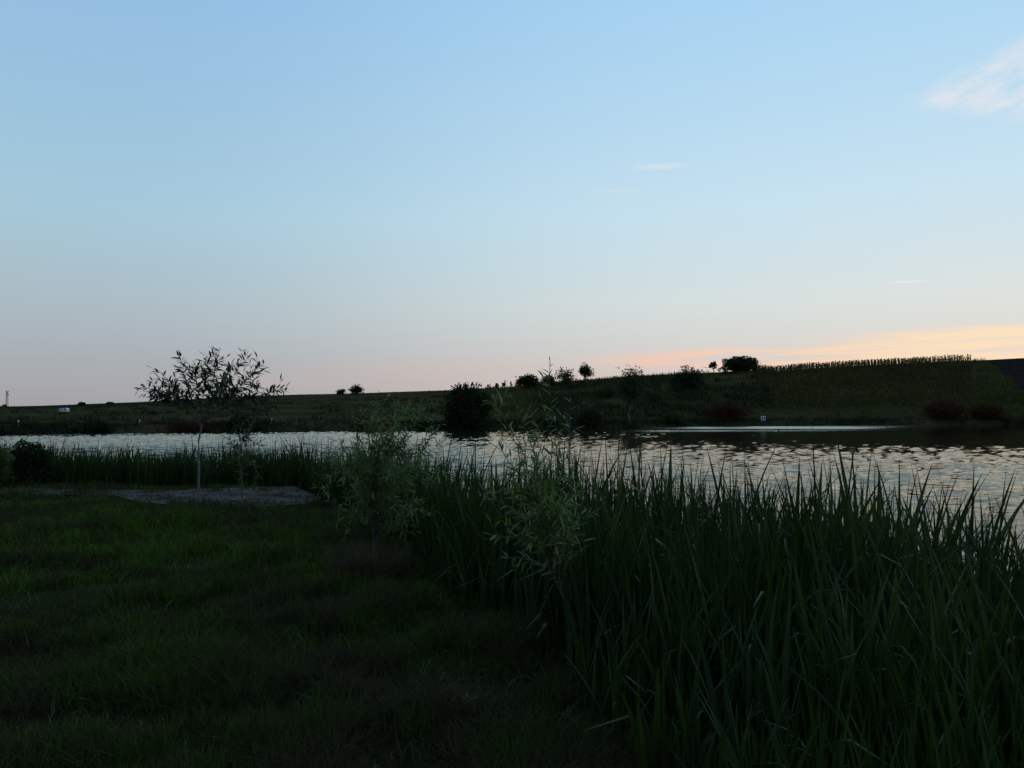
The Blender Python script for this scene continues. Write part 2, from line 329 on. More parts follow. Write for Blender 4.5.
# ------------------------------------------------------------------ ground, hillside, water, path
def polar_sheet(name, azs, rfun, mat_):
    rr = rfun(azs)                                     # (rings, n_az)
    A = np.broadcast_to(azs, rr.shape); z = land(A.ravel(), rr.ravel()).reshape(rr.shape)
    v = np.stack([rr*np.sin(A), rr*np.cos(A), z], -1)
    nr, na = rr.shape; i = np.arange(nr*na).reshape(nr, na)
    f = np.stack([i[:-1, :-1], i[:-1, 1:], i[1:, 1:], i[1:, :-1]], -1).reshape(-1, 4)
    return link(name, npmesh(name, v, f, True), mat_)
AZ_FRONT = np.concatenate([np.linspace(-math.pi, -1.2, 90)[:-1], np.linspace(-1.2, 1.2, 760), np.linspace(1.2, math.pi, 90)[1:]])
def near_r(a):
    F, N, Sd, Rr, zr = edges(a)
    mid = (N+Sd)/2-0.01
    a1 = np.linspace(0.02, 1, 70)[:, None]**1.4*(N+4)
    a2 = (N+4)+np.linspace(0.1, 1, 8)[:, None]*np.maximum(mid-N-4, 0.0)
    return np.concatenate([a1, a2])
def far_r(a):
    F, N, Sd, Rr, zr = edges(a)
    s = [(N+Sd)/2+0.01+np.linspace(0, 1, 4)[:, None]*np.maximum(Sd-1.6-(N+Sd)/2, 0)]
    s.append(Sd-1.4+np.linspace(0, 1, 8)[:, None]*5.0)
    s.append(Sd+3.9+np.linspace(0, 1, 110)[:, None]**1.15*(Rr-Sd-3.9))
    s.append(Rr+np.geomspace(2, 4200, 22)[:, None]); return np.concatenate(s)
tag(polar_sheet('ground', AZ_FRONT, near_r, M['ground']), kind='structure')
tag(polar_sheet('hillside', AZ_FRONT, far_r, M['hill']), kind='structure')

def build_water():
    az = np.linspace(-1.3, 1.3, 1150)
    # fine columns where the camera looks, coarse outside
    az = np.sign(az)*np.where(np.abs(az) < 0.9, np.abs(az)*0.72/0.9, 0.72+(np.abs(az)-0.9)*(1.42-0.72)/0.4)
    F, N, Sd, Rr, zr = edges(az)
    r0 = np.maximum(N-1.5, 1.5); r1 = Sd+2.0
    t = np.linspace(0, 1, 460)[:, None]; rr = r0*(r1/r0)**t
    A = np.broadcast_to(az, rr.shape); x = rr*np.sin(A); y = rr*np.cos(A)
    h = np.zeros_like(x); g = np.random.default_rng(11)
    gust = 0.55+0.9*fbm(x*0.035+5, y*0.07+2, 3)
    # a wind-ruffled lane along the far bank
    dg = np.degrees(A)+6*(fbm(x*0.05, y*0.05)-0.5)
    lane = sstep(rr, Sd*0.68, Sd*0.92)*sstep(dg, 7, 13)*(1-sstep(dg, 21, 28))*(0.15+0.75*sstep(fbm(x*0.05+9, y*0.3+4), 0.3, 0.65))
    lane = np.maximum(lane, 0.8*sstep(rr, Sd*0.955, Sd*0.985)*(1-sstep(dg, -6, 0))*sstep(fbm(x*0.06+2, y*0.06), 0.3, 0.6))
    for i in range(46):
        lam = 0.27*(1.15/0.27)**g.random(); k = 2*math.pi/lam
        th = math.radians(80)+g.normal(0, 0.36); ph = g.random()*6.28
        amp = 0.0024*lam**1.05
        arg = k*(x*math.cos(th)+y*math.sin(th))+ph+0.9*(vnoise(x*0.4+i*7, y*0.4+i*3)-0.5)*2
        h += amp*np.sin(arg)*(0.5+vnoise(x*0.25+i*13, y*0.25-i*5))
    h *= 1.12*gust*(1+2.2*(1-sstep(np.degrees(A), -12, 4)))*(1+0.75*(1-sstep(rr, 34, 70)))
    v = np.stack([x, y, WATER_Z+h], -1); nr, na = rr.shape; i = np.arange(nr*na).reshape(nr, na)
    f = np.stack([i[:-1, :-1], i[:-1, 1:], i[1:, 1:], i[1:, :-1]], -1).reshape(-1, 4)
    me = npmesh('pond_water', v, f, True); at = me.attributes.new('ruffle', 'FLOAT', 'POINT'); at.data.foreach_set('value', lane.astype(np.float32).ravel())
    tag(link('pond_water', me, M['water']), kind='structure')
build_water()

PATH_NEAR = [(-400, 499), (0, 493.5), (60, 494.5), (120, 497), (140, 503), (180, 506), (250, 506), (306, 504), (322, 500)]
PATH_FAR = [(-400, 487), (0, 489), (100, 490), (140, 491), (200, 489), (306, 486.5), (322, 488)]
def path_rows(px):
    yn = np.interp(px, *zip(*PATH_NEAR)); yf = np.interp(px, *zip(*PATH_FAR)); return EYE*FPX/(yn-HOR), EYE*FPX/(yf-HOR)
def on_path(x, y, slack=0.0):
    px = 512+FPX*x/np.maximum(y, 0.1); a, b = path_rows(px)
    w = 0.2+1.1*(fbm(x*1.1+3, y*1.1)-0.5); w2 = 0.8*(fbm(x*1.1+43, y*1.1+9)-0.5)-0.1
    return (y > a-slack+w) & (y < b+slack+w2) & (px < 322)
def build_path():
    px = np.linspace(-400, 322, 90); a, b = path_rows(px); t = np.linspace(0, 1, 22)[:, None]
    y = a+(b-a)*t; w = 0.35*(fbm(px*0.02, np.zeros_like(px))-0.5)
    y = y+w; x = (px-512)/FPX*y
    z = land(np.arctan2(x, y).ravel(), np.hypot(x, y).ravel()).reshape(x.shape)+0.012+0.02*(fbm(x*3, y*3)-0.5)
    v = np.stack([x, y, z], -1); i = np.arange(x.size).reshape(x.shape)
    f = np.stack([i[:-1, :-1], i[:-1, 1:], i[1:, 1:], i[1:, :-1]], -1).reshape(-1, 4)
    tag(link('gravel_path', npmesh('gravel_path', v, f, True), M['gravel']), kind='structure')
    # loose stones on it
    n = 2600; q = rng.random(n); pxs = rng.uniform(-60, 318, n); aa, bb = path_rows(pxs); yy = aa+(bb-aa)*q; xx = (pxs-512)/FPX*yy
    zz = land(np.arctan2(xx, yy), np.hypot(xx, yy))+0.02
    s = rng.uniform(0.008, 0.022, n)[:, None, None]*rng.uniform(0.6, 1.2, (n, 1, 3))
    octa = np.array([(1, 0, 0), (0, 1, 0), (-1, 0, 0), (0, -1, 0), (0, 0, 0.7), (0, 0, -0.7)], float)
    v = np.stack([xx, yy, zz], -1)[:, None, :]+octa[None]*s*rng.uniform(0.7, 1.2, (n, 6, 1))
    fo = np.array([(0, 1, 4), (1, 2, 4), (2, 3, 4), (3, 0, 4), (1, 0, 5), (2, 1, 5), (3, 2, 5), (0, 3, 5)])
    f = (fo[None]+6*np.arange(n)[:, None, None]).reshape(-1, 3)
    tag(link('loose_stones', npmesh('loose_stones', v, f), M['gravel']), 'loose pale stones scattered over the gravel path', 'stones', kind='stuff')
build_path()

# ------------------------------------------------------------------ blades (grass, reeds)
def blades(root, h, w, dirs, lean, face, seg=3, power=1.6, kink=None):
    """strips of quads: root (n,3), height, width, lean direction angle, lean amount, facing angle"""
    n = len(root); t = np.linspace(0, 1, seg+1)[None, :]
    d = np.stack([np.cos(dirs), np.sin(dirs)], -1); fc = np.stack([np.cos(face), np.sin(face)], -1)
    s = lean[:, None]*t**2
    up = t*np.sqrt(np.maximum(1-(lean[:, None]*t)**2*0.55, 0.05))
    out = s
    if kink is not None:                                # leaf snapped over at height kink, tip hangs
        k = kink[:, None]; over = np.maximum(t-k, 0)
        up = np.where(t > k, up-over*1.25, up); out = np.where(t > k, out+over*0.75, out)
    P = np.empty((n, seg+1, 2, 3)); wid = w[:, None]*0.5*(np.minimum(1, 0.55+2*t)*(1-t**power)+0.03)
    cx = root[:, None, 0]+d[:, None, 0]*out*h[:, None]; cy = root[:, None, 1]+d[:, None, 1]*out*h[:, None]; cz = root[:, None, 2]+up*h[:, None]
    for j, sg in enumerate((-1, 1)):
        P[:, :, j, 0] = cx+sg*wid*fc[:, None, 0]; P[:, :, j, 1] = cy+sg*wid*fc[:, None, 1]; P[:, :, j, 2] = cz
    i = (np.arange(n)[:, None]*(seg+1)*2+np.arange(seg)[None]*2)[..., None]
    f = np.concatenate([i, i+1, i+3, i+2], -1).reshape(-1, 4)
    return P.reshape(-1, 3), f
def on_ground(x, y): return np.stack([x, y, land(np.arctan2(x, y), np.hypot(x, y))], -1)

def build_lawn():
    n = 420000
    az = rng.uniform(-0.80, 0.62, n); r = 2.2*(20.5/2.2)**(rng.random(n)**0.85)
    x = r*np.sin(az); y = r*np.cos(az); F, N, Sd, Rr, zr = edges(az)
    keep = (r < F+0.5*rng.random(n)+0.2) & (~on_path(x, y) | (rng.random(n) < 0.7*sstep(fbm(x*1.3+5, y*1.3+60), 0.5, 0.62)))
    tuft = fbm(x*2.2+3, y*2.2+8); keep &= rng.random(n) < 0.55+0.8*sstep(tuft, 0.35, 0.6)
    # worn strip beside the path and thin grass growing into it
    x, y, r, tuft = x[keep], y[keep], r[keep], tuft[keep]; n = len(x)
    patch = fbm(x*0.55+20, y*0.55+4)
    h = (0.03+0.08*sstep(patch, 0.35, 0.75)+0.11*sstep(tuft, 0.42, 0.66))*rng.uniform(0.5, 1.35, n)
    h *= np.where(r > 13, 0.7, 1.0)
    w = (0.0042+0.00085*r)*rng.uniform(0.7, 1.3, n)
    v, f = blades(on_ground(x, y)-[0, 0, 0.01], h, w, rng.uniform(0, 6.28, n), rng.uniform(0.1, 1.0, n), rng.uniform(0, 6.28, n), 2)
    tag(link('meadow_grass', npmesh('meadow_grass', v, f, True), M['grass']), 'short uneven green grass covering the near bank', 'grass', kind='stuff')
    # bleached stalks lying and standing in it
    n = 7000; az = rng.uniform(-0.7, 0.2, n); r = 2.8*(13/2.8)**rng.random(n); x = r*np.sin(az); y = r*np.cos(az)
    F = edges(az)[0]; m = (fbm(x*0.8+60, y*0.8+7)+0.12*rng.normal(size=n) > 0.5) & (r < F+0.3) & ~on_path(x, y); x, y, r = x[m], y[m], r[m]; n = len(x)
    v, f = blades(on_ground(x, y), rng.uniform(0.03, 0.15, n), rng.uniform(0.0018, 0.0035, n)+0.0003*r, rng.uniform(0, 6.28, n), rng.uniform(0.2, 1.3, n), rng.uniform(0, 6.28, n), 3, 4.0)
    tag(link('dry_stalks', npmesh('dry_stalks', v, f), M['straw']), 'bleached dry grass stalks scattered through the near lawn', 'dry grass', kind='stuff')
build_lawn()

def reed_height(az, r, x, y):
    F, N, Sd, Rr, zr = edges(az); px = px_of(az); s = (r-F)/(N+2.2-F)
    top = tab(px, [(-300, 1.4), (200, 1.42), (300, 1.55), (340, 1.6), (440, 1.8), (560, 1.82), (640, 1.76), (800, 1.68), (1024, 1.56), (2000, 1.5)])
    lo = tab(px, [(300, 0.7), (420, 0.62), (560, 0.55), (700, 0.62), (2000, 0.7)])
    H = lo+(top-lo)*sstep(s, -0.05, 0.62)
    return H*(0.72+0.56*fbm(x*0.9+11, y*0.9+5))
def reed_roots(n, a0, a1, seedbias=1.0):
    az = rng.uniform(a0, a1, n); F, N, Sd, Rr, zr = edges(az)
    r = F+(N+2.3-F)*rng.random(n)**seedbias; x = r*np.sin(az); y = r*np.cos(az)
    clump = fbm(x*1.7+70, y*1.7+30, 2); m = rng.random(n) < 0.25+1.1*sstep(clump, 0.33, 0.6)
    m &= ~on_path(x, y, 0.1)
    m &= rng.random(n) < tab(px_of(az), [(780, 1.0), (980, 0.45), (1400, 0.45)])
    return az[m], r[m], x[m], y[m]
def build_reed_beds():
    for name, label, a0, a1, n, wide in (('reed_bed', 'dense dark mass of reed leaves filling the right bank', -0.105, 0.80, 13000, 1.0), ('reed_bed', 'low dark reed belt behind the gravel path', -0.85, -0.10, 26000, 1.0)):
        az, r, x, y = reed_roots(n, a0, a1); n = len(x); H = reed_height(az, r, x, y)
        h = H*rng.uniform(0.55, 1.08, n)*np.where(rng.random(n) < 0.10, 1.16, 1.0)
        w = rng.uniform(0.014, 0.032, n)*wide
        kink = np.where(rng.random(n) < 0.06, rng.uniform(0.45, 0.85, n), 2.0)
        lean = np.abs(rng.normal(0.0, 0.20, n))+0.03
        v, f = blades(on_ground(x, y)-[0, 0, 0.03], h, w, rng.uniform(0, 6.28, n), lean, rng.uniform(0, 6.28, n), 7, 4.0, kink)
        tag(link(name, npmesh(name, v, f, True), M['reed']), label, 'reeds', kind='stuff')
        n2 = len(x)//28; i = rng.choice(len(x), n2, replace=False)
        v, f = blades(on_ground(x[i], y[i]), h[i]*rng.uniform(0.35, 0.85, n2), rng.uniform(0.006, 0.012, n2), rng.uniform(0, 6.28, n2), rng.uniform(0.2, 0.8, n2), rng.uniform(0, 6.28, n2), 5, 2.5, np.where(rng.random(n2) < 0.5, rng.uniform(0.3, 0.8, n2), 2.0))
        tag(link('withered_reeds', npmesh('withered_reeds', v, f, True), M['reed_dry']), 'withered brown leaves among '+('the tall reeds on the right bank' if a1 > 0 else 'the reed belt behind the path'), 'dry reeds', kind='stuff')
build_reed_beds()

LEAF_MESH = []
for k in range(16):
    ln = rng.uniform(0.03, 0.42); kk = np.array([rng.uniform(0.5, 0.85) if k % 6 == 5 else 2.0])
    v, f = blades(np.zeros((1, 3)), np.ones(1), np.array([0.019+0.007*rng.random()]), np.array([0.0]), np.array([ln]), np.array([math.pi/2+rng.normal(0, 0.4)]), 9, 4.0, kk)
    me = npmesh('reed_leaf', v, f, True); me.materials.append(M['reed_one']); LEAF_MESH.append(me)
REED_TEXT = [('short green reed plant along the front edge of the right reed bank', 'reed', 'reed plants along the front edge'),
             ('tall green reed plant in the thick middle of the right reed bank', 'reed', 'reed plants in the middle of the bank'),
             ('tall dark reed plant standing at the water, leaf tips against the pond', 'reed', 'reed plants standing at the water')]
def build_reed_plants():
    """the reed plants that stand nearest, leaf by leaf"""
    n = 2600; az = rng.uniform(-0.10, 0.66, n); F, N, Sd, Rr, zr = edges(az); r = F+(N+2.2-F)*rng.random(n)**1.1
    x = r*np.sin(az); y = r*np.cos(az); pick = rng.permutation(n)
    taken = []
    for i in pick:
        if len(taken) >= 290: break
        if any((x[i]-a)**2+(y[i]-b)**2 < 0.009 for a, b in taken): continue
        taken.append((x[i], y[i]))
        H = float(reed_height(az[i:i+1], r[i:i+1], x[i:i+1], y[i:i+1])[0])*random.uniform(0.9, 1.12)
        p = thing('reed_plant', (x[i], y[i], gz(x[i], y[i])-0.03), *REED_TEXT[0 if r[i]-F[i] < 0.35*(N[i]-F[i]) else 1 if r[i] < N[i]-0.2 else 2], random.uniform(0, 6.28))
        m = random.randint(5, 8); edge = max(0.0, 1-(r[i]-F[i])/0.7); p.rotation_euler = (0.28*edge*random.random(), -0.30*edge*random.random(), random.uniform(0, 6.28))
        for j in range(m):
            l = link('leaf', random.choice(LEAF_MESH), None, p); s = H*random.uniform(0.62, 1.05)
            a = random.uniform(0, 6.28); l.location = (0.02*math.cos(a), 0.02*math.sin(a), 0)
            l.rotation_euler = (random.gauss(0, 0.07), random.gauss(0.02, 0.07), a); l.scale = (s, s*random.uniform(0.9, 1.5), s)
build_reed_plants()

# ------------------------------------------------------------------ woody plants
def tube(pts, rads, sides=6):
    pts = [Vector(p) for p in pts]; v = []; f = []
    for i, p in enumerate(pts):
        d = (pts[min(i+1, len(pts)-1)]-pts[max(i-1, 0)]).normalized(); q = d.to_track_quat('Z', 'Y')
        for k in range(sides):
            a = 2*math.pi*k/sides; v.append(p+q @ Vector((math.cos(a)*rads[i], math.sin(a)*rads[i], 0)))
    for i in range(len(pts)-1):
        for k in range(sides):
            f.append((i*sides+k, i*sides+(k+1) % sides, (i+1)*sides+(k+1) % sides, (i+1)*sides+k))
    return v, f
class MB:
    def __init__(s): s.v = []; s.f = []
    def add(s, vf):
        o = len(s.v); s.v += [tuple(p) for p in vf[0]]; s.f += [tuple(i+o for i in q) for q in vf[1]]; return s
    def box(s, c, size, rz=0.0):
        c = Vector(c); h = Vector(size)/2; q = Matrix.Rotation(rz, 3, 'Z')
        v = [c+q @ Vector((sx*h.x, sy*h.y, sz*h.z)) for sz in (-1, 1) for sy in (-1, 1) for sx in (-1, 1)]
        return s.add((v, [(0, 2, 3, 1), (4, 5, 7, 6), (0, 1, 5, 4), (2, 6, 7, 3), (0, 4, 6, 2), (1, 3, 7, 5)]))
    def build(s, name, m, parent=None, smooth=False):
        me = bpy.data.meshes.new(name); me.from_pydata(s.v, [], s.f); me.update()
        if smooth:
            for p in me.polygons: p.use_smooth = True
        return link(name, me, m, parent)
def curve(p0, p1, bow, n=7, jit=0.0):
    """points from p0 to p1 that start along bow and end at p1"""
    p0, p1, bow = Vector(p0), Vector(p1), Vector(bow); out = []
    for i in range(n+1):
        t = i/n; p = p0*(1-t)**2+(p0+bow)*2*t*(1-t)+p1*t*t
        if 0 < i < n and jit: p = p+Vector((random.gauss(0, jit), random.gauss(0, jit), random.gauss(0, jit*0.5)))
        out.append(p)
    return out
def along(pts, t):
    x = t*(len(pts)-1); i = min(int(x), len(pts)-2); return pts[i].lerp(pts[i+1], x-i), (pts[i+1]-pts[i]).normalized()
# one lance-shaped leaf, folded along the midrib and drooping, 1 unit long
def lance(width, droop):
    st = [(0, 0.10), (0.2, 0.75), (0.45, 1.0), (0.72, 0.68), (1, 0.03)]; v = []; f = []
    for t, w in st:
        z = -droop*t*t; v += [(-width*w/2, t, z+0.18*width*w), (0, t, z), (width*w/2, t, z+0.18*width*w)]
    for i in range(4):
        for k in (0, 1): f.append((i*3+k, i*3+k+1, i*3+k+4, i*3+k+3))
    return np.array(v), np.array(f)
LANCE = [lance(0.28, 0.10), lance(0.22, 0.28), lance(0.30, 0.2), lance(0.24, 0.0)]
WILLOW = [lance(0.18, 0.10), lance(0.15, 0.30), lance(0.19, 0.2), lance(0.16, 0.0)]
LANCE_ME = []
for v, f in WILLOW:
    me = npmesh('leaf', v, f, True); me.materials.append(M['willow_one']); LANCE_ME.append(me)
def leaf_pose(d, spread=0.9):
    """a leaf direction that leaves twig direction d at an angle"""
    side = d.cross(Vector((random.gauss(0, 1), random.gauss(0, 1), random.gauss(0, 1)))).normalized()
    v = (d*random.uniform(0.3, 1.0)+side*spread).normalized(); return v.to_track_quat('Y', 'Z') @ Quaternion((0, 1, 0), random.uniform(-0.8, 0.8))
def leaf_cloud(spots, name, m, parent, kinds=LANCE):
    """many leaves (position, quaternion, length) as one mesh"""
    V = []; Fa = []; o = 0
    for p, q, s in spots:
        v, f = random.choice(kinds); mtx = np.array(q.to_matrix())
        V.append((v*s) @ mtx.T+np.array(p)); Fa.append(f+o); o += len(v)
    ob = link(name, npmesh(name, np.concatenate(V), np.concatenate(Fa), True), m, parent); ob['kind'] = 'stuff'; return ob

def young_tree(name, base, label, trunk_pts, r0, limbs, leafmat, bark, leaf_len, twigs=9, singles=0, gap=0.05, tw_len=(0.12, 0.34), stuff_name='foliage', taper=0.2, tmin=0.28):
    """base: world point; trunk_pts and limb tips relative to the base; limbs = (t on trunk, tip, bow)"""
    T = thing(name, base, label, 'tree')
    tp = []
    for a, b in zip(trunk_pts[:-1], trunk_pts[1:]):
        a, b = Vector(a), Vector(b); tp += [a.lerp(b, k/3)+Vector((random.gauss(0, r0*0.25), random.gauss(0, r0*0.25), 0)) for k in range(3)]
    tp.append(Vector(trunk_pts[-1])); n = len(tp)
    tr = MB().add(tube(tp, [r0*(1-0.62*i/(n-1)) for i in range(n)], 8)).build('trunk', bark, T, True)
    spots = []
    for t0, tip, bow in limbs:
        p0, d0 = along(tp, t0); L = (Vector(tip)-p0).length
        pts = curve(p0, tip, bow, 9, L*0.012); lr = r0*0.36*min(1, 0.45+L)
        mb = MB().add(tube(pts, [max(lr*(1-0.85*i/9), 0.0022) for i in range(10)], 5))
        for k in range(twigs):
            t1 = random.uniform(tmin, 0.94); p, d = along(pts, t1); tl = random.uniform(*tw_len)*(1.15-0.6*t1)
            sd_ = d.cross(Vector((random.gauss(0, 1), random.gauss(0, 1), random.gauss(0, 1)))).normalized()
            e = p+(d*0.75+sd_*0.75+Vector((0, 0, 0.25))).normalized()*tl; tw = curve(p, e, d*tl*0.3, 4)
            mb.add(tube(tw, [0.0035, 0.003, 0.0026, 0.002, 0.0014], 4))
            s = 0.0
            while s < tl:
                q, dd = along(tw, min(s/tl, 0.999)); spots.append((q, leaf_pose(dd), leaf_len*random.uniform(0.6, 1.15)*(1.05-taper*t1))); s += gap*random.uniform(0.5, 1.4)
            spots.append((tw[-1], leaf_pose(dd, 0.25), leaf_len*(0.9-taper*t1)))
        s = L*0.3
        while s < L:
            q, dd = along(pts, min(s/L, 0.999)); spots.append((q, leaf_pose(dd), leaf_len*random.uniform(0.6, 1.1)*(1-2*taper*max(s/L-0.65, 0)/0.35))); s += gap*random.uniform(0.5, 1.3)
        spots.append((pts[-1], leaf_pose(dd, 0.2), leaf_len*0.35))
        mb.build('branch', bark if bark is not M['bark_pale'] else M['bark'], T, True)
    random.shuffle(spots)
    for p, q, s in spots[:singles]:
        l = link('leaf', random.choice(LANCE_ME), None, T); l.location = p; l.rotation_mode = 'QUATERNION'; l.rotation_quaternion = q; l.scale = (s, s, s)
    if len(spots) > singles: leaf_cloud(spots[singles:], stuff_name, leafmat, T, WILLOW if singles else LANCE)
    return T
def rel(base, px, py, dy=0.0):
    """point seen at a pixel, dy nearer/farther than the base, relative to the base"""
    Y = base.y+dy; return (((px-512)/FPX)*Y-base.x, dy, EYE+(HOR-py)/FPX*Y-base.z)
def near_trees():
    # sapling with the open flat crown by the gravel path
    b = near_pt(201, 506)
    L = []
    for px, py, dy in ((142, 386, -0.3), (160, 372, 0.35), (178, 354, 0.1), (192, 366, -0.5), (206, 358, 0.5), (219, 350, -0.1), (232, 364, 0.5), (247, 353, 0.2), (265, 362, -0.3), (286, 388, 0.1), (258, 384, 0.5), (165, 392, 0.5), (228, 380, -0.6), (150, 398, 0.1), (272, 400, -0.2)):
        tip = Vector(rel(b, px, py, dy)); L.append((random.uniform(0.86, 1.0), tip, (tip.x*0.35+random.gauss(0, .05), dy*0.3, 0.42)))
    young_tree('sapling', b, 'young tree with pale thin trunk and flat open crown beside the gravel path', [(0, 0, -0.03), rel(b, 199, 470), rel(b, 199, 440), rel(b, 204, 420)], 0.026, L, M['sapling'], M['bark_pale'], 0.14, twigs=12, gap=0.045, tw_len=(0.16, 0.40), taper=0.0, tmin=0.4)
    # small yellowish sapling next to it
    b = near_pt(243, 509); L = []
    for px, py, dy in ((236, 404, 0.0), (250, 420, 0.1), (260, 417, -0.1), (228, 440, 0.1), (262, 446, 0.1), (234, 456, -0.15), (256, 466, 0.1), (230, 472, 0.1), (224, 426, 0.05), (248, 438, -0.1), (262, 478, 0), (240, 484, .1)):
        tip = Vector(rel(b, px, py, dy)); L.append((random.uniform(0.25, 0.95), tip, (0, 0, 0.3)))
    young_tree('sapling', b, 'small slender yellow-green sapling just right of the pale-trunked tree', [(0, 0, -0.03), rel(b, 243, 480), rel(b, 242, 455), rel(b, 240, 435)], 0.016, L, M['yellowish'], M['twig'], 0.10, twigs=6, gap=0.045, tw_len=(0.08, 0.24))
    # bushy willow in front of the reeds, left of the middle
    b = near_pt(375, 566); L = []
    for px, py, dy in ((379, 393, 0.0), (376, 398, -0.1), (384, 402, 0.15), (362, 402, 0.05), (396, 404, 0.1), (428, 412, 0.1), (372, 405, 0.1), (351, 408, 0.1), (405, 410, -0.1), (418, 408, 0.1), (443, 421, 0.0), (436, 430, -0.2), (424, 440, 0.2), (340, 440, 0.1), (333, 462, -0.1), (428, 470, -0.2), (440, 488, 0.2), (446, 446, 0.1), (452, 478, 0.1), (438, 512, -0.1), (408, 545, -0.3), (346, 540, -0.35), (322, 482, -0.2), (318, 498, -0.35), (335, 512, -0.4), (345, 470, 0.3), (420, 500, -0.3), (405, 450, 0.4), (365, 450, -0.3), (390, 460, -0.35), (395, 480, -0.4), (352, 492, -0.4), (384, 430, 0.2), (410, 520, -0.3)):
        tip = Vector(rel(b, px, py, dy)); L.append((random.uniform(0.12, 0.95), tip, (tip.x*0.1, 0, 0.35+0.2*max(tip.z-1, 0))))
    young_tree('willow_sapling', b, 'bushy young willow with feathery shoots in front of the reeds left of centre', [(0, 0, -0.03), rel(b, 375, 530), rel(b, 374, 490), rel(b, 377, 460)], 0.019, L, M['willow'], M['bark'], 0.11, twigs=10, singles=300, gap=0.032, tw_len=(0.10, 0.32))
    # slim willow shoot in the very middle, taller than the hill behind it
    d = 5.2; b = Vector(((590-512)/FPX*d, d, 0)); b.z = gz(b.x, b.y); L = []
    for px, py, dy in ((550, 361, 0.0), (570, 402, 0.1), (531, 412, 0.1), (513, 397, 0.05), (492, 397, 0.15), (500, 420, 0.2), (560, 440, -0.1), (528, 440, -0.1), (486, 440, 0.15), (478, 492, 0.2), (488, 538, 0.1), (506, 556, 0.0), (596, 510, 0.1), (505, 470, 0.1), (484, 470, 0.15), (580, 470, 0.1), (565, 500, -0.2), (520, 510, -0.15), (500, 520, 0.0), (572, 530, -0.15), (540, 470, -0.15), (555, 545, -0.25), (525, 548, -0.2), (540, 395, 0.1)):
        tip = Vector(rel(b, px, py, dy)); L.append((random.uniform(0.45, 1.0), tip, (0, 0, 0.3 if py > 440 else 0.5)))
    young_tree('willow_sapling', b, 'slender pale green willow shoot rising above the water line at centre', [(0, 0, -0.03), rel(b, 577, 624), rel(b, 558, 585), rel(b, 545, 560)], 0.012, L, M['willow'], M['twig'], 0.115, twigs=5, singles=300, gap=0.036, tw_len=(0.06, 0.22))
near_trees()

